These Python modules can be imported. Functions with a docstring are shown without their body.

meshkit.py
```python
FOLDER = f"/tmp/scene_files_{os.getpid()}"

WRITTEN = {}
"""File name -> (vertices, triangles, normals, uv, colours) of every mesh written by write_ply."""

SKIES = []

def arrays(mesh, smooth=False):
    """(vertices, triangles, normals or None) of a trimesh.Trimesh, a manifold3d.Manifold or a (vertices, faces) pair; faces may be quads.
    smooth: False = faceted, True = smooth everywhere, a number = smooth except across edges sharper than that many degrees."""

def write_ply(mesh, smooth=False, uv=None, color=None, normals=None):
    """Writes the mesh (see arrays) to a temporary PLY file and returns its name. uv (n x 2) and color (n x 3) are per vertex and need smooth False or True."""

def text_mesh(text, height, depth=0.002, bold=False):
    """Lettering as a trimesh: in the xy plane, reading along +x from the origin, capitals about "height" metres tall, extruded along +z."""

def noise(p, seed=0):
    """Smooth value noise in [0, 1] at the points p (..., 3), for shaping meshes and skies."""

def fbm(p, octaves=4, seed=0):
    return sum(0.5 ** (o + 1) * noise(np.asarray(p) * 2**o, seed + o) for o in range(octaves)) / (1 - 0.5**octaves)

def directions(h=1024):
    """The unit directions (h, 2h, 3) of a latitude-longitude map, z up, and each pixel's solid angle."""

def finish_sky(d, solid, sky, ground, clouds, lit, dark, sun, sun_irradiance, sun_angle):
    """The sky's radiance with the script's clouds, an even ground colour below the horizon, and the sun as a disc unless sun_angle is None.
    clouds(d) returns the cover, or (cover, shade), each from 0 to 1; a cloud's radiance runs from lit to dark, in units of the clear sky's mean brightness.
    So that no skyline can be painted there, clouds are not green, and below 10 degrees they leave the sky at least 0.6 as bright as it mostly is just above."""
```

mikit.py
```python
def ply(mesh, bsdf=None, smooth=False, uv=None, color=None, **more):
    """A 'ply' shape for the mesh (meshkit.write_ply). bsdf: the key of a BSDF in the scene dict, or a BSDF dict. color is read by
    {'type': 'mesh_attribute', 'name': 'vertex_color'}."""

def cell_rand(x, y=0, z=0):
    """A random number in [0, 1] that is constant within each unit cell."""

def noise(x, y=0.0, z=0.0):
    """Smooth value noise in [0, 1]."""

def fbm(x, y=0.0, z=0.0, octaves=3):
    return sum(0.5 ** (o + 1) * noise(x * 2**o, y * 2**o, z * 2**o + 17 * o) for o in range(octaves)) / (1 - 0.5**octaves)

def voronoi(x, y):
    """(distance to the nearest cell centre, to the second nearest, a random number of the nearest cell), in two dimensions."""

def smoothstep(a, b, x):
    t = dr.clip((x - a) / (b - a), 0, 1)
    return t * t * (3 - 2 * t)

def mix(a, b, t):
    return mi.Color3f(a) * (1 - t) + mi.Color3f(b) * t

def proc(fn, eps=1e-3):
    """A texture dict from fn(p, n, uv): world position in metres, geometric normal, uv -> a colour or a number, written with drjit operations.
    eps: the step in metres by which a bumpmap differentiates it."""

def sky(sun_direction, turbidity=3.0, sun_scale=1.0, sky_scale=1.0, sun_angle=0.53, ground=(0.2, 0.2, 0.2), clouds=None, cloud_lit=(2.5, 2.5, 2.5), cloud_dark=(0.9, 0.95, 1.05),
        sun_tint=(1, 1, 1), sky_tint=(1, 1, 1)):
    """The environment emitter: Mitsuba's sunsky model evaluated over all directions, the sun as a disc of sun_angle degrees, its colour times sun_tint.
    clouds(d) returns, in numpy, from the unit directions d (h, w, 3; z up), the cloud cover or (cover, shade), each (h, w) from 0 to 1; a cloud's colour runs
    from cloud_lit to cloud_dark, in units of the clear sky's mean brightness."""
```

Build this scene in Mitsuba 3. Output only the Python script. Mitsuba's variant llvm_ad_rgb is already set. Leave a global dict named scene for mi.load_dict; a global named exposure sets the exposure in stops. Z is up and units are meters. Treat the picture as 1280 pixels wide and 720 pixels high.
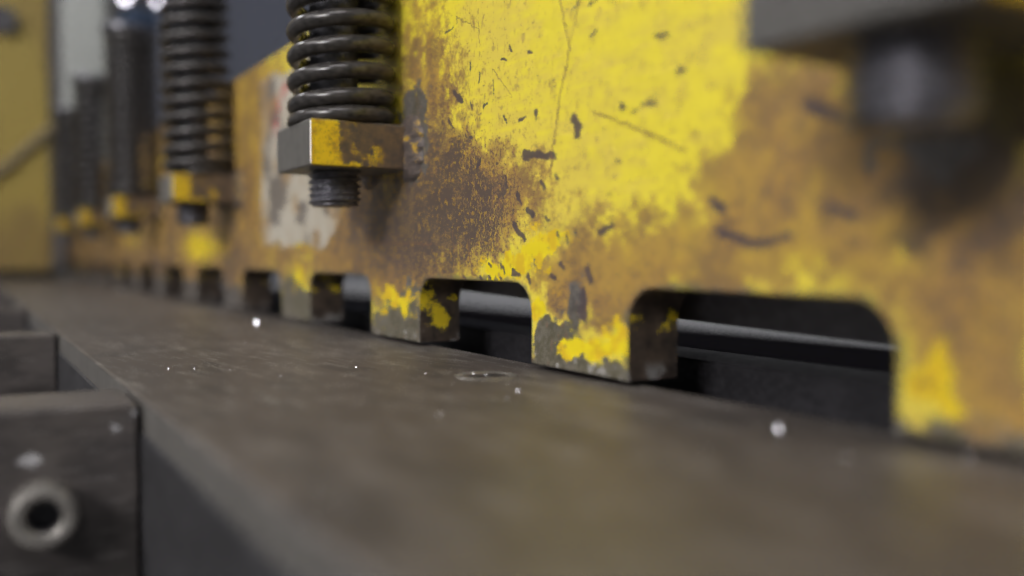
"""Close-up of a worn yellow clamping beam with coil springs above the steel table of a plate shear."""
import math, random
import numpy as np, trimesh, shapely.geometry as sg, manifold3d as m3
import drjit as dr, mitsuba as mi
import mikit, meshkit
from mikit import noise, fbm, smoothstep, mix, proc, ply

T = mi.ScalarTransform4f
rng = random.Random(7)
nrg = np.random.default_rng(7)
scene, labels = {}, {}

# ---------------------------------------------------------------- camera
H, TH, PH, FPX = 0.0583, 0.5502, 0.036, 1122.7
CAM = np.array([0.0, -0.25, H])
FWD = np.array([-math.cos(TH) * math.cos(PH), math.sin(TH) * math.cos(PH), -math.sin(PH)])
scene['camera'] = {'type': 'thinlens', 'fov': math.degrees(2 * math.atan(640 / FPX)), 'fov_axis': 'x',
                   'to_world': T().look_at(origin=CAM.tolist(), target=(CAM + FWD).tolist(), up=[0, 0, 1]),
                   'aperture_radius': 0.0065, 'focus_distance': 0.497, 'near_clip': 0.02, 'far_clip': 100.0}
exposure = 0.28

# ---------------------------------------------------------------- light: added lamps out of view, soft ambience of the hall
scene['ambience'] = {'type': 'constant', 'radiance': {'type': 'rgb', 'value': [0.16, 0.165, 0.175]}}
LAMPS = [  # centre, aimed at, width, height, radiance
    ((0.75, -2.45, 1.30), (-0.35, 0, 0.1), 1.0, 0.5, 27.0),
    ((-0.6, -2.5, 1.9), (-0.35, 0, 0.1), 1.5, 0.5, 6.0),
    ((0.75, -0.95, 2.3), (-0.35, 0, 0.1), 1.3, 0.16, 24.0),
    ((-3.0, -0.9, 2.4), (-0.35, 0, 0.1), 1.3, 0.3, 14.0),
    ((-4.0, -1.2, 3.2), (-6.2, 0.4, 1.2), 1.2, 0.4, 22.0),  # added to brighten the far pillar
]

# wear of the paint and some painted shade on the beam's face: (x, z, half width, half height, strength) in metres; chips and scratches: (x0, z0, x1, z1, half width)
OCHRE = [(-0.5223, 0.1902, 0.0446, 0.0483, 0.95), (-0.4807, 0.1584, 0.0466, 0.0287, 0.6), (-0.442, 0.1053, 0.055, 0.0225, 0.7), (-0.4076, 0.0836, 0.0407, 0.0191, 0.7), (-0.2539, 0.0582, 0.0258, 0.0155, 0.9), (-0.2208, 0.0808, 0.0344, 0.0311, 1.1), (-0.2124, 0.1106, 0.0207, 0.0165, 1), (-0.1774, 0.0682, 0.034, 0.0301, 1.1), (-0.1465, 0.0559, 0.021, 0.0432, 1.1), (-0.2718, 0.0549, 0.0234, 0.0145, 0.8), (-0.3185, 0.0546, 0.0404, 0.0161, 0.75), (-0.3492, 0.0467, 0.0327, 0.0115, 0.8), (-0.3017, 0.0374, 0.0215, 0.0138, 0.8), (-0.3696, 0.0462, 0.0213, 0.0159, 0.6), (-0.3245, 0.069, 0.0355, 0.0145, 0.3), (-0.2343, 0.1166, 0.0155, 0.0146, 0.8), (-0.2459, 0.0883, 0.0164, 0.0181, 0.7), (-0.3333, 0.0323, 0.0246, 0.0148, 0.8), (-0.1605, 0.0247, 0.0154, 0.0144, 0.6), (-0.8372, 0.1478, 0.1014, 0.1497, 0.8), (-0.6536, 0.0519, 0.1878, 0.0245, 0.9), (-0.5508, 0.0367, 0.0773, 0.0214, 0.8), (-0.9047, 0.1539, 0.0751, 0.12, 1.0), (-0.6129, 0.0957, 0.0455, 0.0348, 0.9), (-0.1957, 0.0898, 0.0283, 0.0211, 0.5), (-0.6446, 0.0882, 0.0659, 0.0423, 1.0), (-0.1432, 0.0107, 0.0138, 0.0113, 1.0), (-0.146, 0.0309, 0.014, 0.016, 0.6), (-0.3366, 0.0748, 0.0373, 0.0148, 0.3), (-0.2915, 0.075, 0.0307, 0.0135, 0.3), (-0.3996, 0.0978, 0.0316, 0.0105, 0.4), (-0.2722, 0.0903, 0.0187, 0.0129, 0.2)]
BROWN = [(-0.4968, 0.1317, 0.0261, 0.0344, 1.0), (-0.4687, 0.1168, 0.0219, 0.0188, 0.7), (-0.4658, 0.0956, 0.0495, 0.0211, 1.0), (-0.4421, 0.0739, 0.0413, 0.0203, 1.0), (-0.4972, 0.0679, 0.0603, 0.0222, 0.9), (-0.5315, 0.1021, 0.0424, 0.0259, 1.0), (-0.577, 0.0774, 0.0691, 0.0249, 0.7), (-0.5507, 0.0501, 0.0514, 0.016, 0.75), (-0.42, 0.095, 0.0212, 0.0152, 0.6), (-0.6372, 0.046, 0.0974, 0.012, 0.35), (-0.5074, 0.1873, 0.0247, 0.0298, 0.35), (-0.7476, 0.0512, 0.0842, 0.0205, 0.3), (-0.2154, 0.0763, 0.0193, 0.0126, 0.35), (-0.2024, 0.1105, 0.013, 0.0094, 0.75), (-0.1582, 0.0392, 0.0088, 0.0166, 0.55), (-0.2341, 0.0991, 0.0155, 0.0117, 0.25), (-0.254, 0.0674, 0.015, 0.0108, 0.3), (-0.1749, 0.0805, 0.025, 0.0149, 0.6), (-0.3626, 0.0326, 0.0207, 0.0118, 0.4), (-0.3184, 0.0402, 0.0202, 0.009, 0.4), (-0.6129, 0.0957, 0.0334, 0.0319, 0.9), (-0.2209, 0.0879, 0.009, 0.017, 0.45), (-0.2, 0.0635, 0.0194, 0.0054, 0.3), (-0.1688, 0.0484, 0.0134, 0.0122, 0.45), (-0.149, 0.0674, 0.0142, 0.0137, 0.4), (-0.9206, 0.1229, 0.0596, 0.065, 0.4), (-0.1587, 0.0629, 0.0126, 0.0142, 0.45), (-0.2415, 0.0671, 0.0161, 0.009, 0.35), (-0.3491, 0.0391, 0.0262, 0.0153, 0.5), (-0.2863, 0.0481, 0.015, 0.0067, 0.4), (-0.5505, 0.0687, 0.0771, 0.032, 0.4), (-0.8152, 0.058, 0.1464, 0.0147, 0.4), (-0.3019, 0.0581, 0.0161, 0.0104, 0.35), (-0.6447, 0.0834, 0.0428, 0.0363, 0.65), (-0.8136, 0.1092, 0.0968, 0.0439, 0.4), (-0.1434, 0.0175, 0.016, 0.0181, 0.5), (-0.1419, 0.056, 0.0158, 0.0291, 0.45), (-0.154, 0.0745, 0.0146, 0.014, 0.3), (-0.481, 0.1084, 0.0572, 0.0336, 0.35), (-0.5911, 0.0693, 0.0863, 0.0226, 0.3), (-0.1835, 0.0887, 0.0176, 0.0153, 0.3)]
STEEL = [(-0.366, 0.0127, 0.021, 0.0111, 1.3), (-0.3393, 0.0048, 0.0316, 0.006, 1.3), (-0.3695, 0.0203, 0.0128, 0.0119, 0.9), (-0.3478, 0.0353, 0.0091, 0.0133, 0.9), (-0.5576, 0.0121, 0.0525, 0.0151, 1.2), (-0.5358, 0.0267, 0.0197, 0.021, 0.7), (-0.7593, 0.0129, 0.0562, 0.0208, 1.1), (-0.7809, 0.0296, 0.0271, 0.0213, 0.6), (-0.1928, 0.1052, 0.0123, 0.0078, 0.5), (-0.5312, 0.1356, 0.0266, 0.031, 0.6), (-0.1696, 0.0899, 0.0215, 0.0122, 0.8), (-0.3271, 0.0143, 0.012, 0.0051, -0.4), (-0.8682, 0.0036, 0.0542, 0.0194, 0.8), (-0.5275, 0.1454, 0.0167, 0.0175, 0.9), (-0.5253, 0.1221, 0.019, 0.0154, 0.6)]
GREASE_SHADE = [(-0.1642, 0.0858, 0.0195, 0.018, 1.1), (-0.1451, 0.1054, 0.0103, 0.0225, 1.0), (-0.1718, 0.0607, 0.0071, 0.0123, 0.45), (-0.2056, 0.1069, 0.0093, 0.006, 0.6), (-0.1787, 0.0607, 0.0063, 0.0035, 0.6), (-0.2018, 0.0716, 0.0059, 0.0038, 0.5), (-0.5851, 0.0944, 0.0127, 0.0235, 0.5), (-0.1417, 0.0716, 0.009, 0.038, 0.42)]  # grease by the rods, with their shadows painted in
KEEP = [(-0.4244, 0.0507, 0.019, 0.0057, 1.3), (-0.3879, 0.0581, 0.0167, 0.0103, 1.1), (-0.3826, 0.0317, 0.0104, 0.0073, 1.1), (-0.3332, 0.0159, 0.0246, 0.0048, 1.35), (-0.3543, 0.0133, 0.008, 0.0062, 0.9), (-0.3183, 0.0259, 0.0092, 0.0057, 0.7), (-0.564, 0.0319, 0.0293, 0.0055, 0.8), (-0.5446, 0.0236, 0.0202, 0.0074, 0.75), (-0.4963, 0.2045, 0.0108, 0.0098, 0.3), (-0.1656, 0.0169, 0.0106, 0.0054, 0.84), (-0.1606, 0.0319, 0.0036, 0.012, 0.56), (-0.4076, 0.0517, 0.0114, 0.0051, 0.6), (-0.5777, 0.0192, 0.0139, 0.0056, 0.6), (-0.6538, 0.0366, 0.0236, 0.0086, 0.5), (-0.7651, 0.0406, 0.0262, 0.0153, 0.7), (-0.6535, 0.058, 0.0421, 0.0073, 0.5), (-0.3697, 0.0661, 0.017, 0.0079, 0.7), (-1.1384, 0.0696, 0.1298, 0.0255, 0.806), (-1.6496, 0.085, 0.1515, 0.0191, 0.496), (-0.1644, 0.0219, 0.0118, 0.0085, 0.63), (-0.6617, 0.0704, 0.0344, 0.0371, -0.5)]
CHIPS = [(-0.3949, 0.1107, -0.367, 0.1073, 0.00285), (-0.3949, 0.1095, -0.3903, 0.1115, 0.00252), (-0.3508, 0.1232, -0.3469, 0.1193, 0.003), (-0.3482, 0.1194, -0.3482, 0.1149, 0.00365), (-0.453, 0.1685, -0.453, 0.1649, 0.00125), (-0.4419, 0.1603, -0.4428, 0.156, 0.00123), (-0.4836, 0.1921, -0.4734, 0.1923, 0.00105), (-0.4521, 0.1457, -0.4512, 0.142, 0.001), (-0.4158, 0.1328, -0.4125, 0.1294, 0.00095), (-0.3996, 0.129, -0.3941, 0.1304, 0.00114), (-0.3843, 0.1311, -0.3836, 0.1278, 0.00134), (-0.4448, 0.1087, -0.442, 0.1121, 0.00213), (-0.4141, 0.101, -0.4133, 0.0958, 0.00142), (-0.402, 0.0905, -0.398, 0.0852, 0.00198), (-0.3918, 0.0821, -0.3865, 0.0786, 0.00194), (-0.4051, 0.0742, -0.4011, 0.0707, 0.002), (-0.4011, 0.0707, -0.3949, 0.0664, 0.00197), (-0.3791, 0.0952, -0.3769, 0.0922, 0.0019), (-0.3747, 0.0773, -0.3732, 0.0757, 0.00132), (-0.3648, 0.0699, -0.3641, 0.0675, 0.0013), (-0.3566, 0.0682, -0.3559, 0.0639, 0.00107), (-0.3304, 0.0691, -0.3215, 0.0718, 0.00196), (-0.4322, 0.055, -0.4305, 0.0524, 0.00122), (-0.4184, 0.0529, -0.4158, 0.0495, 0.00143), (-0.3857, 0.0569, -0.3849, 0.0536, 0.0009), (-0.4726, 0.1543, -0.4666, 0.1497, 0.00221), (-0.4666, 0.1515, -0.4627, 0.1477, 0.00189), (-0.3523, 0.1751, -0.3472, 0.1784, 0.00084), (-0.339, 0.1742, -0.3322, 0.1759, 0.00121), (-0.4268, 0.1542, -0.4268, 0.1464, 0.00039), (-0.4693, 0.1975, -0.4694, 0.1938, 0.00052), (-0.41, 0.1691, -0.4084, 0.1663, 0.00094), (-0.4191, 0.1641, -0.4125, 0.1624, 0.00095), (-0.3919, 0.1627, -0.3888, 0.1625, 0.00112), (-0.3145, 0.1241, -0.3133, 0.1239, 0.00215), (-0.2997, 0.123, -0.2909, 0.1214, 0.00149), (-0.3383, 0.1598, -0.3334, 0.1613, 0.00101), (-0.2773, 0.1334, -0.2745, 0.1335, 0.00196), (-0.2922, 0.1503, -0.2847, 0.149, 0.00146), (-0.3662, 0.0974, -0.3648, 0.0953, 0.0013), (-0.406, 0.0496, -0.3995, 0.0476, 0.002), (-0.3917, 0.0478, -0.3902, 0.0449, 0.00196), (-0.3396, 0.0507, -0.3377, 0.047, 0.00354), (-0.3433, 0.0412, -0.3414, 0.028, 0.00254), (-0.3439, 0.0324, -0.3426, 0.0299, 0.00459), (-0.2124, 0.1106, -0.2007, 0.1049, 0.00329), (-0.2585, 0.08, -0.252, 0.075, 0.00251), (-0.254, 0.0674, -0.2355, 0.0626, 0.00244), (-0.2355, 0.0626, -0.2187, 0.0652, 0.00194), (-0.2018, 0.0743, -0.1923, 0.0713, 0.00251), (-0.4422, 0.0468, -0.4403, 0.045, 0.00099), (-0.4314, 0.0466, -0.4296, 0.0439, 0.00122), (-0.4201, 0.0468, -0.4184, 0.0438, 0.0012), (-0.4611, 0.0464, -0.4592, 0.0446, 0.00102), (-0.3626, 0.0542, -0.3592, 0.0527, 0.00185), (-0.3696, 0.0482, -0.3668, 0.0463, 0.00188), (-0.3188, 0.1009, -0.3165, 0.1, 0.00118), (-0.292, 0.1253, -0.3078, 0.1207, 0.00056), (-0.4808, 0.1394, -0.4747, 0.1339, 0.00131), (-0.4383, 0.1415, -0.4347, 0.1419, 0.00098), (-0.4541, 0.1269, -0.4512, 0.1256, 0.00101), (-0.3493, 0.0696, -0.3486, 0.0688, 0.00146)]
SCRATCH = [(-0.3631, 0.1822, -0.3549, 0.1575, 0.00075), (-0.3472, 0.1784, -0.3549, 0.1575, 0.00057), (-0.3549, 0.1575, -0.3629, 0.1359, 0.00087), (-0.3629, 0.1359, -0.3698, 0.1075, 0.00077), (-0.3698, 0.1075, -0.3719, 0.0958, 0.00072), (-0.335, 0.1244, -0.3077, 0.1145, 0.00081), (-0.3077, 0.1145, -0.2723, 0.0999, 0.00088), (-0.4572, 0.0674, -0.4515, 0.0489, 0.00069), (-0.4515, 0.0489, -0.4449, 0.0458, 0.00075), (-0.475, 0.0724, -0.474, 0.0605, 0.00078), (-0.4436, 0.1891, -0.4418, 0.1745, 0.0004), (-0.5249, 0.1664, -0.5204, 0.1394, 0.00054), (-0.6058, 0.0678, -0.5027, 0.0655, 0.0006), (-0.4285, 0.161, -0.4076, 0.1426, 0.00033), (-0.4703, 0.1986, -0.4418, 0.1842, 0.00035)]

# ---------------------------------------------------------------- helpers
def put(key, mesh, mat, smooth=30, label=None, cat=None, group=None, kind=None, **more):
    base, n = key, 1
    while key in scene:
        key = f'{base}_{n:03d}'
        n += 1
    scene[key] = ply(mesh, mat, smooth, **more)
    tag(key, label, cat, group, kind)
    return key


def tag(key, label=None, cat=None, group=None, kind=None):
    d = {k: v for k, v in dict(label=label, category=cat, group=group, kind=kind).items() if v}
    if d:
        labels[key] = {**labels.get(key, {}), **d}


def numbered(base, i):
    return base if i == 0 else f'{base}_{i:03d}'


def man(m):
    a = m.to_mesh()
    return trimesh.Trimesh(np.array(a.vert_properties[:, :3]), np.array(a.tri_verts), process=False)


def box(x0, x1, y0, y1, z0, z1, r=0.0):
    """A box with chamfered edges: the hull of three boxes."""
    if r <= 0:
        b = trimesh.creation.box((x1 - x0, y1 - y0, z1 - z0))
        b.apply_translation(((x0 + x1) / 2, (y0 + y1) / 2, (z0 + z1) / 2))
        return b
    pts = []
    for sx in (0, 1):
        for sy in (0, 1):
            for sz in (0, 1):
                for k in range(3):
                    d = [r if j != k else 0 for j in range(3)]
                    pts.append([(x0 + d[0], x1 - d[0])[sx], (y0 + d[1], y1 - d[1])[sy], (z0 + d[2], z1 - d[2])[sz]])
    return trimesh.convex.convex_hull(np.array(pts))


def tube(points, radius, sides=14, closed=False):
    P = np.asarray(points, float)
    tan = np.gradient(P, axis=0)
    tan /= np.linalg.norm(tan, axis=1, keepdims=True)
    up = np.array([0, 0, 1.0])
    a = np.cross(tan, up)
    a /= np.linalg.norm(a, axis=1, keepdims=True)
    b = np.cross(a, tan)
    th = np.linspace(0, 2 * np.pi, sides, endpoint=False)
    rad = np.broadcast_to(np.asarray(radius, float), (len(P),))
    v = (P[:, None] + rad[:, None, None] * (np.cos(th)[None, :, None] * a[:, None] + np.sin(th)[None, :, None] * b[:, None])).reshape(-1, 3)
    n, f = len(P), []
    for i in range(n - 1):
        for j in range(sides):
            k = (j + 1) % sides
            f += [[i * sides + j, i * sides + k, (i + 1) * sides + k], [i * sides + j, (i + 1) * sides + k, (i + 1) * sides + j]]
    v = np.vstack([v, P[:1], P[-1:]])
    for j in range(sides):
        k = (j + 1) % sides
        f += [[n * sides, k, j], [n * sides + 1, (n - 1) * sides + j, (n - 1) * sides + k]]
    m = trimesh.Trimesh(v, np.array(f), process=False)
    m.fix_normals()
    return m


def lathe(profile, sides=48):
    return trimesh.creation.revolve(np.array(profile), sections=sides)


def rough(mesh, amount, scale, seed=0.0):
    v = np.array(mesh.vertices)
    n = np.array(mesh.vertex_normals)
    k = np.asarray(meshkit.fbm(v * scale + seed)) if amount else 0
    k = np.asarray(k).reshape(-1)
    return trimesh.Trimesh(v + n * ((k - k.mean()) * 2 * amount)[:, None], mesh.faces, process=False)


# ---------------------------------------------------------------- dimensions (metres)
PITCH, ARCH_W, ARCH_X, ARCH_TOP, GAP = 0.2117, 0.1333, -0.3105, 0.0440, 0.0025
BEAM_T, BEAM_TOP, BEAM_X0, BEAM_X1, ARCH_R = 0.030, 0.2440, -3.20, 0.20, 0.017
BR_B, BR_L, BR_X, BR_Z0, BR_Z1 = 0.067, 0.0686, -0.5333, 0.1135, 0.1424
SPRING_Y = -0.0350
BRACKETS = [BR_X + 2 * PITCH * k for k in (0, 1, -1, -2, -3, -4)]

# ---------------------------------------------------------------- materials
def seg_dist(x, z, s):
    x0, z0, x1, z1, r = s
    dx, dz = x1 - x0, z1 - z0
    t = dr.clip(((x - x0) * dx + (z - z0) * dz) / max(dx * dx + dz * dz, 1e-12), 0, 1)
    return dr.sqrt(dr.square(x - x0 - t * dx) + dr.square(z - z0 - t * dz)) / (r * (1.0 - 0.3 * t))


def field(x, z, blobs):
    s = mi.Float(0)
    for bx, bz, rx, rz, w in blobs:
        s += w * dr.exp(-(dr.square((x - bx) / rx) + dr.square((z - bz) / rz)))
    return s


def arch_dist(x, z):
    """Distance to the edge of the nearest arch opening (positive on the metal)."""
    u = (x - (ARCH_X + ARCH_W / 2)) / PITCH
    u = (u - dr.round(u)) * PITCH
    qx, qz = dr.abs(u) - (ARCH_W / 2 - ARCH_R), z - (ARCH_TOP - ARCH_R)
    ox, oz = dr.maximum(qx, 0), dr.maximum(qz, 0)
    return dr.sqrt(ox * ox + oz * oz) + dr.minimum(dr.maximum(qx, qz), 0) - ARCH_R


YELLOW, OCHRE_C, BROWN_C, DARK_C = (0.79, 0.655, 0.045), (0.365, 0.205, 0.058), (0.185, 0.112, 0.066), (0.068, 0.055, 0.058)


def beam_paint(p, n, uv):
    x, z = p.x, p.z
    ax, az = x + p.y * 0.9, z
    w1, w2 = fbm(ax * 90, az * 90, 3.0) - 0.5, fbm(ax * 90 + 31, az * 90 + 7, 5.0) - 0.5
    wx, wz = x + w1 * 0.016, z + w2 * 0.016
    big = fbm(ax * 14, az * 14, 1.0)
    mid = fbm(ax * 160, az * 160, 2.0)
    fine = fbm(ax * 850, az * 850, 4.0, 2)
    streak = fbm(ax * 600, az * 55, 9.0, 2)
    hstreak = fbm(ax * 50, az * 500, 19.0, 2)
    c = mix(YELLOW, (0.70, 0.53, 0.10), smoothstep(0.38, 0.66, big * 0.45 + mid * 0.3 + hstreak * 0.25) * 0.6)
    c = mix(c, (0.45, 0.28, 0.07), smoothstep(0.57, 0.72, fine * 0.6 + mid * 0.25 + streak * 0.15) * 0.35)
    # generic wear where nothing is singled out: the far end and the very near end
    away = dr.maximum(smoothstep(-0.85, -1.0, x), smoothstep(-0.13, -0.09, x))
    o = field(wx, wz, OCHRE) + away * (0.7 + 0.9 * smoothstep(0.35, 0.6, big) + 0.5 * smoothstep(0.12, 0.03, z))
    b = field(wx, wz, BROWN) + away * (0.25 + 1.0 * smoothstep(0.45, 0.62, fbm(ax * 22 + 5, az * 22, 8.0)) + 0.4 * smoothstep(0.10, 0.03, z))
    farther = smoothstep(-1.15, -1.6, x)
    o, b = o + farther * 0.3, b + farther * 0.45
    gr = field(wx, wz, GREASE_SHADE)
    s = field(wx, wz, STEEL) + away * 1.0 * smoothstep(0.042, 0.015, z)
    k = field(wx, wz, KEEP)
    c = mix(c, OCHRE_C, smoothstep(0.28, 1.05, o + (mid - 0.5) * 1.1 + (fine - 0.5) * 0.8) * 0.88)
    om = smoothstep(0.4, 1.0, o)
    c = mix(c, (0.205, 0.125, 0.06), om * smoothstep(0.44, 0.62, fbm(ax * 38 + 2, az * 38, 51.0) * 0.55 + mid * 0.25 + fine * 0.2) * 0.75)
    c = mix(c, (0.55, 0.37, 0.05), om * smoothstep(0.52, 0.64, fbm(ax * 52 + 8, az * 52, 57.0) * 0.6 + mid * 0.2 + fine * 0.2) * 0.7)
    bb = b + (mid - 0.5) * 1.0 + (streak - 0.5) * 0.25
    grain = fbm(ax * 1500, az * 1100, 14.0, 2)
    c = mix(c, (0.34, 0.195, 0.065), smoothstep(0.25, 0.8, bb) * 0.72)
    c = mix(c, BROWN_C, smoothstep(0.42, 0.66, bb * 0.50 + (fine - 0.5) * 1.0 + (grain - 0.5) * 0.7 + 0.06) * 0.85)
    c = mix(c, DARK_C, smoothstep(0.56, 0.76, bb * 0.42 + (grain - 0.5) * 1.1 + (streak - 0.5) * 0.25 + (mid - 0.5) * 0.5 + 0.06) * 0.75)
    c = mix(c, (0.52, 0.31, 0.04), smoothstep(0.60, 0.72, fbm(ax * 700 + 3, az * 520, 23.0, 2) * 0.75 + hstreak * 0.25) * smoothstep(0.3, 0.6, bb) * 0.6)
    c = mix(c, (0.062, 0.050, 0.043), smoothstep(0.10, 1.0, gr + (mid - 0.5) * 0.6 + (streak - 0.5) * 0.3) * 0.85)
    # bare steel at tooth feet, worn edges of the openings
    d = arch_dist(x, z)
    foot = smoothstep(0.011, 0.004, z + (mid - 0.5) * 0.014)
    rim = smoothstep(0.0035, 0.0006, d + (mid - 0.5) * 0.006) * 0.75
    ss = s + (mid - 0.5) * 0.8 + (fine - 0.5) * 0.25
    st = dr.maximum(smoothstep(0.42, 0.58, ss), dr.maximum(foot, rim))
    steel = mix((0.06, 0.056, 0.053), (0.145, 0.134, 0.122), smoothstep(0.3, 0.75, fine * 0.6 + mid * 0.4))
    c = mix(c, steel, st * 0.95)
    c = mix(c, mix((0.80, 0.63, 0.014), (0.70, 0.47, 0.02), smoothstep(0.4, 0.7, mid)), smoothstep(0.44, 0.60, k + (mid - 0.5) * 1.0 + (fine - 0.5) * 0.55))
    # small random nicks
    nk = fbm(ax * 330 + 40, az * 210, 31.0, 2)
    c = mix(c, (0.24, 0.13, 0.075), smoothstep(0.75, 0.81, nk * 0.8 + big * 0.2) * 0.45)
    # chips and scratches
    jx, jz = x + (fbm(ax * 420, az * 420, 22.0) - 0.5) * 0.0030, z + (fbm(ax * 420, az * 420, 12.0) - 0.5) * 0.0030
    ch = mi.Float(9)
    for g in CHIPS:
        ch = dr.minimum(ch, seg_dist(jx, jz, g))
    c = mix(c, mix((0.055, 0.045, 0.055), (0.11, 0.075, 0.068), fine), smoothstep(1.0, 0.7, ch + (fine - 0.5) * 0.6) * 0.93)
    sc = mi.Float(9)
    for g in SCRATCH:
        sc = dr.minimum(sc, seg_dist(jx, jz, g))
    c = mix(c, (0.20, 0.105, 0.055), smoothstep(1.3, 0.4, sc) * 0.85)
    # inside the openings and underneath: dirty dark primer with paint left in patches
    c = mix(c, (0.36, 0.34, 0.32), smoothstep(0.66, 0.74, fbm(ax * 260, az * 260, 41.0, 2)) * foot * 0.8)
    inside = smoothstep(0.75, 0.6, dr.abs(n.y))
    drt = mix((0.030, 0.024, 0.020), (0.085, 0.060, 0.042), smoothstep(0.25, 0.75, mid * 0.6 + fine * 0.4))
    iy, iz = p.y + (mid - 0.5) * 0.003, z + w2 * 0.004
    patch = dr.exp(-(dr.square((iy - 0.0155) / 0.0085) + dr.square((iz - 0.0165) / 0.0075))) * smoothstep(-0.505, -0.515, x) * smoothstep(-0.54, -0.53, x)
    patch += dr.exp(-(dr.square((iy - 0.0045) / 0.005) + dr.square((iz - 0.030) / 0.005))) * 0.45 + dr.exp(-(dr.square((iy - 0.025) / 0.004) + dr.square((iz - 0.031) / 0.003))) * 0.55
    patch += smoothstep(0.52, 0.66, fbm(ax * 60 + 3, az * 60 + p.y * 50, 7.0)) * 0.36 * smoothstep(0.015, 0.03, z)
    drt = mix(drt, (0.62, 0.46, 0.02), smoothstep(0.42, 0.56, patch + (fine - 0.5) * 0.8 + (mid - 0.5) * 0.3))
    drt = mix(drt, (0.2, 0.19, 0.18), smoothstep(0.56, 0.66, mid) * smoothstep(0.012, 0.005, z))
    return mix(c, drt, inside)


def beam_bump(p, n, uv):
    return fbm(p.x * 900, p.z * 900, p.y * 900, 2) * 0.6 + fbm(p.x * 130, p.z * 130, p.y * 130, 2) * 1.6


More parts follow.
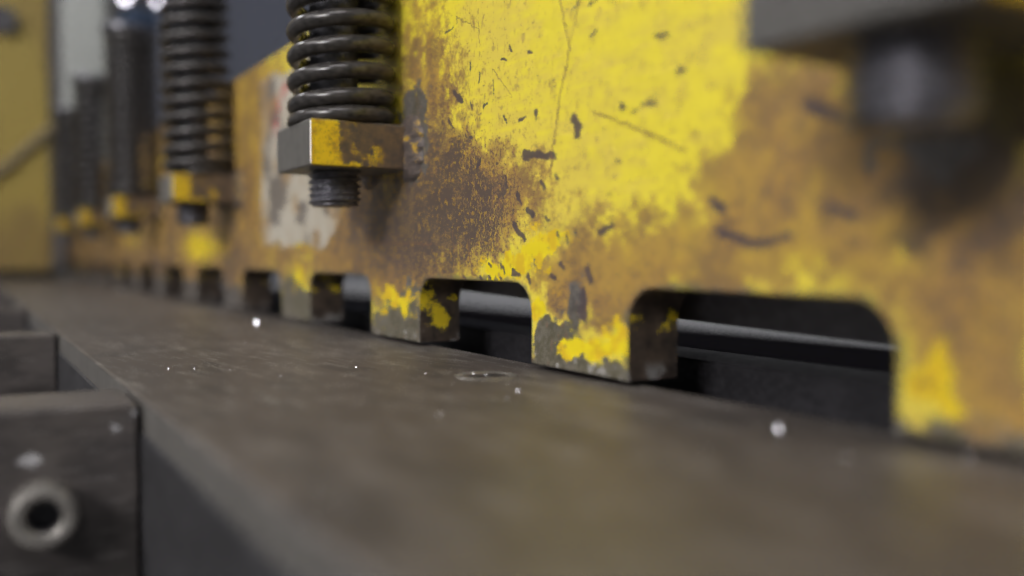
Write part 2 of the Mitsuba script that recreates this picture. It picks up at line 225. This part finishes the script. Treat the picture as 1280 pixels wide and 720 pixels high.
def bracket_paint(p, n, uv):
    u, v = (p.y + BR_B) / BR_B, (p.z - BR_Z0) / (BR_Z1 - BR_Z0)
    q = p.x * 37
    mid, fine = fbm(p.y * 260 + q, p.z * 260, p.x * 260), fbm(p.y * 1300 + q, p.z * 1300, p.x * 1300, 2)
    end = smoothstep(0.6, 0.8, n.x)
    k = 0.95 * smoothstep(0.36, 0.20, u) + 0.55 * smoothstep(0.16, 0.05, v) * smoothstep(0.62, 0.45, u) + 0.55 * dr.exp(-(dr.square((u - 0.62) / 0.10) + dr.square((v - 0.30) / 0.35))) + 0.35 * dr.exp(-dr.square((u - 0.42) / 0.08))
    grime = mix((0.055, 0.045, 0.045), (0.20, 0.125, 0.055), smoothstep(0.25, 0.75, mid * 0.6 + fine * 0.4))
    c = mix(grime, mix((0.74, 0.50, 0.014), (0.50, 0.30, 0.02), smoothstep(0.4, 0.7, mid)), smoothstep(0.40, 0.56, k + (mid - 0.5) * 1.2 + (fine - 0.5) * 0.9))
    c = mix(c, (0.06, 0.045, 0.04), smoothstep(0.54, 0.64, fine * 0.75 + mid * 0.25) * 0.65)
    steel = mix((0.080, 0.076, 0.069), (0.125, 0.119, 0.109), fbm(p.x * 600, p.z * 60, 3.0) * 0.5 + mid * 0.5)
    return mix(steel, c, end)


def weld_paint(p, n, uv):
    mid, fine = fbm(p.x * 150, p.y * 150, p.z * 150), fbm(p.x * 900, p.y * 900, p.z * 900, 2)
    c = mix((0.07, 0.056, 0.050), (0.145, 0.112, 0.095), smoothstep(0.3, 0.7, fine * 0.5 + mid * 0.5))
    return mix(c, (0.50, 0.31, 0.04), smoothstep(0.54, 0.66, mid * 0.75 + fine * 0.25) * 0.9)


def table_col(p, n, uv):
    big, mid = fbm(p.x * 9, p.y * 9, 2.0), fbm(p.x * 60, p.y * 120, 5.0)
    fine = fbm(p.x * 700, p.y * 700, 1.0, 2)
    stroke = fbm(p.x * 40 + p.y * 25, p.y * 420 - p.x * 60, 6.0, 2)
    c = mix((0.067, 0.056, 0.048), (0.094, 0.080, 0.069), smoothstep(0.35, 0.65, big * 0.45 + mid * 0.35 + stroke * 0.2))
    c = mix(c, (0.042, 0.037, 0.034), smoothstep(0.55, 0.7, fbm(p.x * 30 + 9, p.y * 70, 4.0)) * 0.55)
    c = mix(c, (0.23, 0.22, 0.21), smoothstep(0.70, 0.78, fine * 0.7 + mid * 0.3) * 0.5)
    c = mix(c, (0.165, 0.155, 0.14), smoothstep(0.60, 0.72, stroke * 0.75 + mid * 0.25) * 0.30)
    drag = fbm(p.x * 14 - p.y * 6, p.y * 900 + p.x * 30, 33.0, 2)
    c = mix(c, (0.15, 0.14, 0.13), smoothstep(0.68, 0.78, drag * 0.8 + big * 0.2) * 0.5)
    return mix(c, mix((0.075, 0.070, 0.063), (0.125, 0.118, 0.107), fine * 0.5 + mid * 0.5), smoothstep(0.5, 0.3, n.z))


def dark_steel(lo, hi, f=120.0):
    def fn(p, n, uv):
        m = fbm(p.x * f, p.y * f, p.z * f)
        s = fbm(p.x * f * 7, p.y * f * 7, p.z * f * 7, 2)
        return mix(lo, hi, smoothstep(0.3, 0.7, m * 0.55 + s * 0.45))
    return fn


def arm_col(p, n, uv):
    m, f = fbm(p.x * 45, p.y * 45, p.z * 45), fbm(p.x * 500, p.y * 160, p.z * 500, 2)
    c = mix((0.050, 0.044, 0.042), (0.090, 0.078, 0.072), smoothstep(0.3, 0.7, m * 0.6 + f * 0.4))
    low_shade = smoothstep(0.0, 0.012, -0.036 - p.z + (fbm(p.y * 50, p.z * 50, p.x * 50) - 0.5) * 0.02)     # shadow across the lower arm, painted into the colour
    c = mix(c, (0.030, 0.026, 0.024), low_shade * 0.75)
    jy, jz = p.y + (fbm(p.y * 400, p.z * 400, 2.0) - 0.5) * 0.004, p.z + (fbm(p.y * 400, p.z * 400, 9.0) - 0.5) * 0.004
    spot = mi.Float(9)
    for sy, sz, sr in ((-0.2287, -0.0208, 0.0028), (-0.1909, -0.0048, 0.0016), (-0.1984, -0.0106, 0.0010)):                 # splashes of pale paint
        spot = dr.minimum(spot, dr.sqrt(dr.square((jy - sy) / 1.5) + dr.square(jz - sz)) / sr)
    scuff = fbm(p.x * 80, p.y * 60 + p.z * 30, p.z * 700, 2)
    c = mix(c, (0.15, 0.14, 0.135), smoothstep(0.66, 0.76, scuff) * 0.5)
    return mix(c, (0.42, 0.41, 0.42), smoothstep(1.1, 0.6, spot) * smoothstep(-0.6, -0.45, p.x) * 0.9)


def label_col(p, n, uv):
    x, z = p.x + (fbm(p.x * 60, p.z * 60, 2.0) - 0.5) * 0.03, p.z + (fbm(p.x * 60, p.z * 60, 8.0) - 0.5) * 0.03
    mid = fbm(p.x * 55, p.z * 55, 4.0)
    c = mix((0.50, 0.46, 0.38), (0.40, 0.34, 0.25), mid)
    red = dr.exp(-(dr.square((x + 0.826) / 0.020) + dr.square((z - 0.19) / 0.022))) + dr.exp(-(dr.square((x + 0.79) / 0.03) + dr.square((z - 0.158) / 0.009))) + dr.exp(-(dr.square((x + 0.79) / 0.012) + dr.square((z - 0.205) / 0.012)))
    c = mix(c, (0.50, 0.09, 0.075), smoothstep(0.5, 0.75, red) * 0.85)
    dk = smoothstep(0.54, 0.64, fbm(p.x * 42 + 3, p.z * 42 + 9, 6.0)) * 0.8 + dr.exp(-(dr.square((x + 0.848) / 0.008) + dr.square((z - 0.18) / 0.04))) + 0.7 * dr.exp(-(dr.square((x + 0.84) / 0.02) + dr.square((z - 0.135) / 0.01)))
    c = mix(c, (0.13, 0.11, 0.095), smoothstep(0.35, 0.8, dk) * 0.85)
    return mix(c, (0.36, 0.23, 0.10), smoothstep(0.55, 0.7, fbm(p.x * 28 + 1, p.z * 28, 3.0)) * 0.7)


def principled(color, rough_=0.4, metal=0.0, spec=0.5, bump=None, bscale=0.0002, eps=0.0004, **more):
    b = {'type': 'principled', 'base_color': proc(color) if callable(color) else {'type': 'rgb', 'value': list(color)}, 'roughness': rough_, 'metallic': metal, 'specular': spec, **more}
    if bump:
        b = {'type': 'bumpmap', 'arbitrary': proc(bump, eps), 'scale': bscale, 'bsdf': b}
    return {'type': 'twosided', 'bsdf': b}


def grit(f):
    def fn(p, n, uv):
        return fbm(p.x * f, p.y * f, p.z * f, 2)
    return fn


scene['m_beam'] = principled(beam_paint, 0.42, 0.0, 0.45, beam_bump, 0.00025)
scene['m_bracket'] = principled(bracket_paint, 0.42, 0.0, 0.45)
scene['m_weld'] = principled(weld_paint, 0.5, 0.0, 0.4)
scene['m_edge_highlight'] = principled((0.85, 0.83, 0.80), 0.4, 0.2)  # near-white, stands in for light caught on the bevel
scene['m_table'] = principled(table_col, 0.43, 0.0, 0.45)
scene['m_spring'] = principled(dark_steel((0.024, 0.022, 0.021), (0.080, 0.072, 0.066), 330.0), 0.24, 0.3, 0.6)
scene['m_bolt'] = principled(dark_steel((0.10, 0.097, 0.107), (0.27, 0.265, 0.29)), 0.34, 0.65, 0.6)
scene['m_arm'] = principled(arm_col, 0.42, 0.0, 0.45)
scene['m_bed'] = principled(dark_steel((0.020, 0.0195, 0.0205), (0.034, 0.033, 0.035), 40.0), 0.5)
scene['m_screw'] = principled(dark_steel((0.27, 0.25, 0.225), (0.48, 0.45, 0.41), 200.0), 0.32, 0.7)
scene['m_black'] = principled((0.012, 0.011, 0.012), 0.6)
scene['m_ram'] = principled(dark_steel((0.075, 0.07, 0.075), (0.11, 0.105, 0.11), 30.0), 0.45)
scene['m_chip'] = principled((0.92, 0.91, 0.95), 0.33, 1.0)
scene['m_blade'] = principled(dark_steel((0.018, 0.017, 0.019), (0.032, 0.030, 0.033), 60.0), 0.5)
scene['m_label'] = principled(label_col, 0.5)
scene['m_hose'] = principled((0.28, 0.225, 0.13), 0.6)
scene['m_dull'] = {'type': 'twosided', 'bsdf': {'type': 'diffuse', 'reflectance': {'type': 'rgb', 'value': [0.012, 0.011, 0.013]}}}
scene['m_blue'] = principled((0.07, 0.11, 0.19), 0.5)
scene['m_cabinet'] = principled((0.14, 0.15, 0.19), 0.5)
scene['m_wall'] = principled((0.15, 0.14, 0.135), 0.8)
scene['m_pillar'] = principled((0.55, 0.56, 0.52), 0.8)
scene['m_rear'] = principled((0.26, 0.26, 0.265), 0.8)
scene['m_floor'] = principled((0.16, 0.155, 0.15), 0.7)
scene['m_frame'] = principled(lambda p, n, uv: mix((0.42, 0.31, 0.07), (0.30, 0.205, 0.065), smoothstep(0.4, 0.65, fbm(p.y * 9, p.z * 3, 1.0))), 0.5)
scene['m_frame_grey'] = principled((0.13, 0.12, 0.115), 0.6)

# ---------------------------------------------------------------- unseen lamps added to light the machine and the pillar
for i, ((cx, cy, cz), aim, w, h, L) in enumerate(LAMPS):
    key = numbered('added_lamp', i)
    M = T().look_at(origin=[cx, cy, cz], target=list(aim), up=[0, 0, 1])
    hs = box(-w / 2 - 0.03, w / 2 + 0.03, -h / 2 - 0.03, h / 2 + 0.03, -0.06, -0.004, 0.01)
    scene[key + '__housing'] = ply(hs, 'm_frame_grey', to_world=M)
    q = trimesh.Trimesh([[-w / 2, -h / 2, 0], [w / 2, -h / 2, 0], [w / 2, h / 2, 0], [-w / 2, h / 2, 0]], [[0, 1, 2], [0, 2, 3]], process=False)
    scene[key + '__diffuser'] = ply(q, 'm_rear', to_world=M, emitter={'type': 'area', 'radiance': {'type': 'rgb', 'value': [L * 1.0, L * 0.985, L * 1.0]}})
    tag(key, 'flat unseen lamp added to light the machine and the hall', 'lamp', 'added lamps out of view')

# ---------------------------------------------------------------- setting behind the machine
put('floor', box(-9, 4, -5, 5, -1.0, -0.95), 'm_floor', kind='structure')
put('wall', box(-7.2, -7.0, -2, 5, -0.95, 4), 'm_wall', kind='structure')
put('rear_wall', box(-3.3, 2.2, 2.2, 2.3, -0.95, 1.2), 'm_rear', kind='structure')
put('pillar', box(-6.3, -6.0, 0.294, 0.535, -0.949, 3.4, 0.02), 'm_pillar', label='pale grey hall pillar far behind the yellow side frame', cat='pillar')
k = 'storage_cabinet'
put(k + '__body', box(-4.0, -3.5, 0.47, 1.9, -0.94, 1.75, 0.02), 'm_cabinet')
for j in range(2):
    put(k + '__door', box(-3.498, -3.48, 0.49 + j * 0.70, 1.17 + j * 0.70, -0.85, 1.70, 0.006), 'm_cabinet')
tag(k, 'tall blurred blue-grey cabinet standing behind the yellow beam', 'cabinet')
k = 'blue_crate'
put(k + '__crate', box(-4.9, -4.5, 0.425, 0.60, 1.13, 1.21, 0.01), 'm_blue')
put(k + '__stand', box(-4.88, -4.52, 0.435, 0.59, -0.949, 1.128, 0.01), 'm_ram')
tag(k, 'small blue box on a dark stand beyond the third spring', 'box')
for i, (y, z) in enumerate([(0.715, 1.775), (0.925, 1.785)]):
    k = numbered('hanging_lamp', i)
    sp = trimesh.creation.icosphere(subdivisions=2, radius=0.024)
    sp.apply_translation((-6.5, y, z))
    scene[k + '__bulb'] = ply(sp, 'm_rear', True, emitter={'type': 'area', 'radiance': {'type': 'rgb', 'value': [6.0, 5.8, 6.4]}})
    sh = lathe([[0.0, 0.075], [0.02, 0.07], [0.06, 0.02], [0.062, 0.02], [0.022, 0.076], [0, 0.08]], 24)
    sh.apply_translation((-6.5, y, z))
    put(k + '__shade', sh, 'm_frame_grey')
    tag(k, ['small lit lamp far away, left one of the pair over the blue box', 'small lit lamp far away, right one of the pair over the blue box'][i], 'lamp', 'far lit lamps')

# machine side frame at the far end
k = 'side_frame'
put(k + '__plate', box(-2.75, -2.65, -0.60, -0.046, 0.021, 1.5, 0.004), 'm_frame')
put(k + '__edge_strip', box(-2.76, -2.657, -0.0455, -0.0137, 0.0212, 1.5, 0.003), 'm_frame_grey')
put(k + '__foot', box(-2.95, -2.76, -0.58, -0.02, -0.95, 0.0205, 0.004), 'm_ram')
kn = trimesh.creation.cylinder(radius=0.034, height=0.03, sections=32)
kn.apply_transform(trimesh.transformations.rotation_matrix(math.pi / 2, [0, 1, 0]))
kn.apply_translation((-2.634, -0.150, 0.655))
put(k + '__knob', kn, 'm_ram', 40)
tag(k, 'yellow side frame of the machine with a grey edge, at the far end', 'machine frame')
t = np.linspace(0, 1, 24)
hp = np.stack([-2.635 + 0 * t, -0.62 + 0.63 * t, 0.12 + 0.30 * t ** 1.6 - 0.02 * np.sin(t * 6)], 1)
hp[:, 2] = np.interp(hp[:, 1], [-0.62, -0.30, -0.16, -0.03, 0.01], [0.10, 0.18, 0.272, 0.404, 0.44])
put('hose', tube(hp, 0.011, 12), 'm_hose', True, label='thin greyish hose running slantwise across the yellow side frame', cat='hose')

# ---------------------------------------------------------------- steel table
TY0, TY1, TZ = -0.188, 0.0115, 0.0135
prof = sg.Polygon([(TY0 + 0.0012, 0), (TY1 - 0.0005, 0), (TY1, -0.0005), (TY1, -TZ), (TY0, -TZ), (TY0, -0.0012), (TY0 + 0.0004, -0.0004)])
tm = trimesh.creation.extrude_polygon(prof, 2.66 + 0.30)
v = np.array(tm.vertices)
tm = trimesh.Trimesh(np.stack([0.30 - v[:, 2], v[:, 0], v[:, 1]], 1), tm.faces)
tm.fix_normals()
k = 'machine_table'
put(k + '__top_plate', tm, 'm_table', 20)
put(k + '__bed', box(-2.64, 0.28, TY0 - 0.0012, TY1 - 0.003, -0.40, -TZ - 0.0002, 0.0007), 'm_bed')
ring = lathe([[0.0115, 0.0001], [0.0118, 0.00035], [0.0150, 0.00035], [0.0153, 0.0001]], 64)
ring.apply_translation((-0.376, -0.034, 0))
put(k + '__plug_ring', ring, 'm_screw', 20)
put(k + '__plug_slot', box(-0.379, -0.374, -0.0415, -0.0265, 0.00005, 0.0003), 'm_black')
tag(k, 'dull brownish steel machine table with a flush plug and metal dust', 'machine table')

# squaring arms in front of the table
ARM_LABELS = ['dark steel arm nearest the camera, butting against the table, with a round socket screw', 'second dark steel arm from the front, against the table edge', 'third dark steel arm from the front, blurred',
            'fourth dark steel arm from the front, far and blurred', 'fifth and farthest dark steel arm along the table']
for i in range(5):
    k = numbered('support_arm', i)
    bar = box(-0.046, 0, -0.50, 0, -0.14, -0.0008, 0.0016)
    bar = trimesh.Trimesh(np.array(bar.vertices), bar.faces)
    bar.vertices[:, 0] += 0.075 * bar.vertices[:, 1]        # the bar stands a little off square, its end cut to the table
    R = T().translate([-0.386 - 0.366 * i, -0.1898, 0])
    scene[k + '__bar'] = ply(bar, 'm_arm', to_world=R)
    # socket head cap screw, axis along the table
    r = 0.0124
    head = lathe([[0.0060, 0.0], [0.0060, 0.0102], [0.0076, 0.0122], [r - 0.0024, 0.0124], [r - 0.0007, 0.0117], [r, 0.0100], [r, -0.004], [0.0060, -0.004]], 56)
    hx = [(0.0059 * math.cos(a), 0.0059 * math.sin(a)) for a in np.arange(6) * math.pi / 3 + 0.3]
    sock = trimesh.creation.extrude_polygon(sg.Point(0, 0).buffer(0.0061, 32).difference(sg.Polygon(hx)), 0.0085)
    sock.apply_translation((0, 0, 0.0008))
    S = R @ T().translate([-0.0026, -0.0345, -0.0405]).rotate([0, 0, 1], -4.3).rotate([0, 1, 0], 90)
    if i > 0:
        tag(k, ARM_LABELS[i], 'steel arm', 'steel arms along the table front')
        continue
    scene[k + '__cap_screw'] = ply(head, 'm_screw', 25, to_world=S)
    scene[k + '__cap_screw__hex_socket'] = ply(trimesh.util.concatenate([sock, trimesh.creation.cylinder(radius=0.0061, height=0.004, sections=24)]), 'm_blade', to_world=S)
    tag(k, ARM_LABELS[i], 'steel arm', 'steel arms along the table front')

# ---------------------------------------------------------------- clamping beam with arched openings
pts = [(BEAM_X1, GAP), (BEAM_X1, BEAM_TOP), (BEAM_X0, BEAM_TOP), (BEAM_X0, GAP)]
poly = sg.Polygon(pts)
for n in range(-2, 15):
    x0 = ARCH_X - n * PITCH
    a = sg.box(x0 + ARCH_R, -0.05, x0 + ARCH_W - ARCH_R, ARCH_TOP - ARCH_R).buffer(ARCH_R, 12)
    if BEAM_X0 + 0.02 < x0 and x0 + ARCH_W < BEAM_X1 - 0.01:
        poly = poly.difference(a)
poly = sg.polygon.orient(poly, 1.0)
ringp = np.array(poly.exterior.coords)[:-1]
e = np.roll(ringp, -1, 0) - ringp
keep = np.linalg.norm(e, axis=1) > 1e-6
ringp = ringp[keep]
e = np.roll(ringp, -1, 0) - ringp
e /= np.linalg.norm(e, axis=1, keepdims=True)
nr = np.stack([-e[:, 1], e[:, 0]], 1)          # inward for a counter-clockwise ring
mit = nr + np.roll(nr, 1, 0)
mit /= np.maximum((mit * nr).sum(1, keepdims=True), 0.35)
BEV = 0.0008
inner = ringp + mit * BEV
cv, cf = trimesh.creation.triangulate_polygon(sg.Polygon(inner), engine='earcut')
N = len(ringp)
layers = [np.column_stack([inner[:, 0], np.zeros(N), inner[:, 1]]), np.column_stack([ringp[:, 0], np.full(N, BEV), ringp[:, 1]]),
          np.column_stack([ringp[:, 0], np.full(N, BEAM_T - BEV), ringp[:, 1]]), np.column_stack([inner[:, 0], np.full(N, BEAM_T), inner[:, 1]])]
vs, fs = np.vstack(layers), []
for a in range(3):
    for j in range(N):
        q = (j + 1) % N
        fs += [[a * N + j, a * N + q, (a + 1) * N + q], [a * N + j, (a + 1) * N + q, (a + 1) * N + j]]
cap0 = np.column_stack([cv[:, 0], np.zeros(len(cv)), cv[:, 1]])
cap1 = cap0 + [0, BEAM_T, 0]
vs = np.vstack([vs, cap0, cap1])
fs = np.vstack([fs, np.array(cf) + 4 * N, np.array(cf)[:, ::-1] + 4 * N + len(cv)])
bm = trimesh.Trimesh(vs, fs)
bm.merge_vertices()
bm.fix_normals()
B = 'clamping_beam'
put(B + '__plate', bm, 'm_beam', 25)
tag(B, 'worn yellow clamping beam with arched openings along its foot, over the steel table', 'clamping beam')

for i, bx in enumerate(BRACKETS):
    k = f'{B}__{numbered("spring_bracket", i)}'
    scene[k] = ply(box(bx - BR_L, bx, -BR_B, -0.0002, BR_Z0, BR_Z1, 0.0010), 'm_bracket')
    # corner highlight, painted as a near-white strip
    ed = box(bx - 0.0009, bx + 0.00012, -BR_B - 0.00012, -BR_B + 0.0009, BR_Z0 + 0.0012, BR_Z1 - 0.0012, 0.00045)
    put(k + '__edge_highlight', ed, 'm_edge_highlight')
    # weld fillet, lumpy, running down the joint
    for s, wx in ((1, bx), (-1, bx - BR_L)):
        zz = np.linspace(BR_Z0 - 0.008, BR_Z1 + 0.007, 40)
        tt = (zz - zz[0]) / (zz[-1] - zz[0])
        rr = 0.0165 * np.sqrt(np.clip(1 - np.abs(2 * tt - 1) ** 3, 0.02, 1)) * (1 + 0.025 * np.sin(zz * 1500 + i))
        path = np.stack([np.full(40, wx) + 0.001 * np.sin(zz * 700), np.full(40, 0.001), zz], 1)
        path[:, 0] += 1e-5 * tt
        th = np.linspace(0, 2 * np.pi, 28, endpoint=False)
        vv = np.stack([path[:, None, 0] + rr[:, None] * 1.15 * np.cos(th), path[:, None, 1] + rr[:, None] * 0.36 * np.sin(th), np.repeat(zz[:, None], 28, 1)], -1).reshape(-1, 3)
        ff = [[a * 28 + j, a * 28 + (j + 1) % 28, (a + 1) * 28 + (j + 1) % 28] for a in range(39) for j in range(28)] + [[a * 28 + j, (a + 1) * 28 + (j + 1) % 28, (a + 1) * 28 + j] for a in range(39) for j in range(28)]
        vv = np.vstack([vv, path[:1], path[-1:]])
        ff += [[1120, (j + 1) % 28, j] for j in range(28)] + [[1121, 39 * 28 + j, 39 * 28 + (j + 1) % 28] for j in range(28)]
        wm = trimesh.Trimesh(vv, ff, process=False)
        wm.fix_normals()
        put(k + '__weld_bead', rough(wm, 0.0013, 150.0, i * 3.1 + s), 'm_weld', True)

# worn sticker on the face, behind the first spring
edge = np.concatenate([np.linspace(a_, b_, 40)[:-1] for a_, b_ in zip([(-0.868, 0.070), (-0.690, 0.066), (-0.655, 0.095), (-0.66, 0.2245), (-0.868, 0.2265)], [(-0.690, 0.066), (-0.655, 0.095), (-0.66, 0.2245), (-0.868, 0.2265), (-0.868, 0.070)])])
edge = edge + (np.stack([meshkit.fbm(np.column_stack([edge * 45, np.full(len(edge), q)])) for q in (1.0, 5.0)], 1) - 0.5) * 0.020
st = sg.Polygon(edge).buffer(0)
sm = trimesh.creation.extrude_polygon(st, 0.0004)
v = np.array(sm.vertices)
sm = trimesh.Trimesh(np.stack([v[:, 0], -v[:, 2] - 0.0001, v[:, 1]], 1), sm.faces)
sm.fix_normals()
put(B + '__warning_sticker', sm, 'm_label', label='torn dirty white sticker with red marks')

# ---------------------------------------------------------------- springs and threaded rods
WIRE, COIL_R, SP_Z0, SP_Z1 = 0.0053, 0.0297, BR_Z1 + 0.0003, 0.381
t = [0.0]
z = [SP_Z0 + WIRE]
pitch = 0.0164
phi = np.arange(0, 2 * math.pi * 40, math.pi / 18)
zz, cur = [], SP_Z0 + 0.0015
for a in phi:
    zz.append(cur)
    turn = a / (2 * math.pi)
    top = (SP_Z1 - WIRE) - cur
    p_ = 0.0102 if turn < 0.9 else (0.0102 + (pitch - 0.0102) * min(1, (turn - 0.9) / 0.6))
    if top < 0.0135:
        p_ = 0.0112
    cur += p_ / 36
    if cur > SP_Z1 - WIRE:
        break
zz = np.array(zz)
ph = phi[:len(zz)] - 2.1
sp_path = np.stack([COIL_R * np.cos(ph), COIL_R * np.sin(ph), zz], 1)
spring_mesh = rough(tube(sp_path, WIRE, 18), 0.00016, 420.0)
spring_mesh.vertices[:, 2] = np.clip(spring_mesh.vertices[:, 2], SP_Z0, SP_Z1)     # ends ground flat

ROD_R, ROD_Z0, ROD_Z1, TP = 0.0173, 0.0905, 0.392, 0.0044
nz, ns = int((BR_Z0 + 0.004 - ROD_Z0) / 0.0004), 72
zr = np.linspace(ROD_Z0, BR_Z0 + 0.004, nz)
thr = np.linspace(0, 2 * np.pi, ns, endpoint=False)
saw = (zr[:, None] / TP - thr[None] / (2 * np.pi)) % 1.0
tri = np.abs(saw * 2 - 1)
rad = ROD_R - 0.0025 * np.clip(tri * 1.3 - 0.15, 0, 1)
rad = np.minimum(rad, 0.0140 + (zr[:, None] - ROD_Z0) * 1.3)
tv = np.stack([rad * np.cos(thr), rad * np.sin(thr), np.repeat(zr[:, None], ns, 1)], -1).reshape(-1, 3)
tf = [[a * ns + j, a * ns + (j + 1) % ns, (a + 1) * ns + (j + 1) % ns] for a in range(nz - 1) for j in range(ns)] + [[a * ns + j, (a + 1) * ns + (j + 1) % ns, (a + 1) * ns + j] for a in range(nz - 1) for j in range(ns)]
tv = np.vstack([tv, [[0, 0, ROD_Z0]]])
tf += [[len(tv) - 1, (j + 1) % ns, j] for j in range(ns)]
thread_mesh = trimesh.Trimesh(tv, tf, process=False)
shank_mesh = lathe([[0, BR_Z0 + 0.003], [0.0158, BR_Z0 + 0.003], [0.0158, ROD_Z1], [0, ROD_Z1]], 40)
washer_mesh = lathe([[0.0162, SP_Z1 + 0.0005], [0.0345, SP_Z1 + 0.0005], [0.0355, SP_Z1 + 0.0015], [0.0355, SP_Z1 + 0.0065], [0.0345, SP_Z1 + 0.0075], [0.0162, SP_Z1 + 0.0075]], 48)
PLY_SPRING = ply(spring_mesh, 'm_spring', True)
PLY_THREAD, PLY_SHANK, PLY_WASHER = ply(thread_mesh, 'm_bolt', 40), ply(shank_mesh, 'm_bolt', 30), ply(washer_mesh, 'm_bolt', 30)
WHERE = ['in focus beside the worn brown paint', 'nearest the camera at upper right, badly blurred', 'just beyond the sharp one, blurred', 'fourth from the camera, blurred', 'fifth from the camera, dark and blurred', 'farthest one, near the side frame']
for i, bx in enumerate(BRACKETS):
    M = T().translate([bx - BR_L / 2 - 0.0010, SPRING_Y - 0.0035, 0])
    Ms = M @ T().rotate([0, 0, 1], 0 if i == 0 else 47.0 * i)
    k = numbered('coil_spring', i)
    if i != 1:   # the nearest spring stands wholly above the frame
        scene[k] = {**PLY_SPRING, 'to_world': T().translate([bx - BR_L / 2 + 0.003, SPRING_Y, SP_Z0]).rotate([0, 0, 1], 47.0 * i).translate([0, 0, -SP_Z0])}
        tag(k, 'black oily coil spring on its bracket, ' + WHERE[i], 'spring', 'coil springs on the beam brackets')
    k = numbered('threaded_rod', i)
    scene[k + '__shank'] = {**PLY_SHANK, 'to_world': M}
    scene[k + '__thread'] = {**PLY_THREAD, 'to_world': M}
    scene[k + '__washer'] = {**PLY_WASHER, 'to_world': M}
    tag(k, 'dark threaded rod through a bracket, ' + WHERE[i], 'threaded rod', 'threaded rods under the brackets')

# ---------------------------------------------------------------- blade carrier and what lies behind the beam
def prism_x(x0, x1, y0, y1, zb0, zb1, zt):
    v = [[x0, y0, zb0], [x0, y1, zb0], [x0, y1, zt], [x0, y0, zt], [x1, y0, zb1], [x1, y1, zb1], [x1, y1, zt], [x1, y0, zt]]
    return trimesh.convex.convex_hull(np.array(v))

rake = lambda x: 0.0226 + 0.030 * (-0.2211 - x)
k = 'blade_carrier'
put(k + '__beam', prism_x(-2.5, 0.25, 0.060, 0.11, rake(-2.5) + 0.0, rake(0.25) + 0.0, 0.27), 'm_ram')
put(k + '__blade', prism_x(-2.5, 0.25, 0.0475, 0.0595, rake(-2.5) + 0.002, rake(0.25) + 0.002, 0.13), 'm_ram')
tag(k, 'dark slanting blade carrier seen through the arches behind the yellow beam', 'blade carrier')
put('added_rear_sheet', box(-3.3, 0.8, 0.505, 1.5, -0.06, -0.0305, 0.002), 'm_rear', label='pale sheet added behind the machine to give the bright strip seen through the arches', cat='pale sheet')  # added sheet in place of the bright room behind the blade gap
put('lower_blade', box(-2.6, 0.28, 0.062, 0.10, -0.09, 0.0065, 0.001), 'm_blade', label='dark lower blade bar low in the gap behind the table edge', cat='blade')
k = 'back_gauge'
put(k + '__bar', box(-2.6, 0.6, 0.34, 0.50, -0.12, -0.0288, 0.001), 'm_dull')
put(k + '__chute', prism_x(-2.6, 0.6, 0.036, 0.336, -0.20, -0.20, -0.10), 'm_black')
tag(k, 'dark bar and chute in the black space behind the arches', 'back gauge')

# ---------------------------------------------------------------- metal chips on the table
KEY = np.array(LAMPS[0][0])
CH = [(-0.7488, -0.0412, 2.5), (-0.2037, -0.0226, 1.5), (-0.169, -0.033, 0.55), (-0.2892, -0.1032, 0.7), (-0.60, -0.09, 0.5), (-1.55, -0.03, 3.6), (-0.3247, -0.048, 0.7), (-0.3763, -0.0342, 0.55), (-0.1958, -0.0624, 0.5), (-0.150, -0.004, 0.7), (-0.4384, -0.0761, 0.55),
      (-0.2021, -0.178, 0.6), (-0.4825, -0.1606, 0.55), (-0.4755, -0.1491, 0.5), (-0.46, -0.135, 0.4), (-0.425, -0.12, 0.45), (-0.40, -0.055, 0.4), (-0.345, -0.0405, 0.4), (-0.36, -0.061, 0.4), (-0.31, -0.062, 0.4), (-0.385, -0.036, 0.5)]
for i, (x, y, r) in enumerate(CH):
    r *= 0.001 if i < 2 else 0.0008
    nn = rng.randint(5, 8)
    an = np.sort(nrg.uniform(0, 2 * np.pi, nn) * 0.35 + np.arange(nn) * 2 * np.pi / nn)
    rr = r * nrg.uniform(0.65, 1.1, nn)
    loop = np.stack([rr * np.cos(an), rr * np.sin(an) * 0.8, nrg.normal(0, r * 0.03, nn)], 1)
    v = np.vstack([loop, loop * [0.85, 0.85, 1] - [0, 0, r * 0.3], [[0, 0, r * 0.02]], [[0, 0, -r * 0.3]]])
    ff = [[j, (j + 1) % nn, 2 * nn] for j in range(nn)] + [[nn + (j + 1) % nn, nn + j, 2 * nn + 1] for j in range(nn)]
    ff += [[j, nn + j, nn + (j + 1) % nn] for j in range(nn)] + [[j, nn + (j + 1) % nn, (j + 1) % nn] for j in range(nn)]
    f = trimesh.Trimesh(v, ff, process=False)
    c = np.array([x, y, r * 0.8])
    hv = (KEY - c) / np.linalg.norm(KEY - c) + (CAM - c) / np.linalg.norm(CAM - c)
    hv = hv / np.linalg.norm(hv) + np.array([rng.gauss(0, 0.03), rng.gauss(0, 0.03), 0])
    m = trimesh.Trimesh(v, f.faces, process=False)
    m.apply_transform(trimesh.geometry.align_vectors([0, 0, 1], hv / np.linalg.norm(hv)))
    m.apply_translation(c + [0, 0, r * 0.3])
    special = {0: 'brightest metal chip, glinting on the far table left of the arches', 1: 'large blurred glinting chip on the table below the right-hand arch', 2: 'faint blurred chip on the near table right of the brightest blurred one',
               3: 'faint blurred chip on the open table nearer the camera than the flush plug', 5: 'farthest blurred chip, on the table by the distant feet of the beam', 6: 'small chip on the table just right of the flush plug, below the middle tooth', 9: 'dull chip close under the foot at the right edge'}
    put('metal_chip', m, 'm_chip', False, label=special.get(i, 'tiny glinting metal speck lying on the steel table top'), cat='metal chip', group='metal chips on the table')
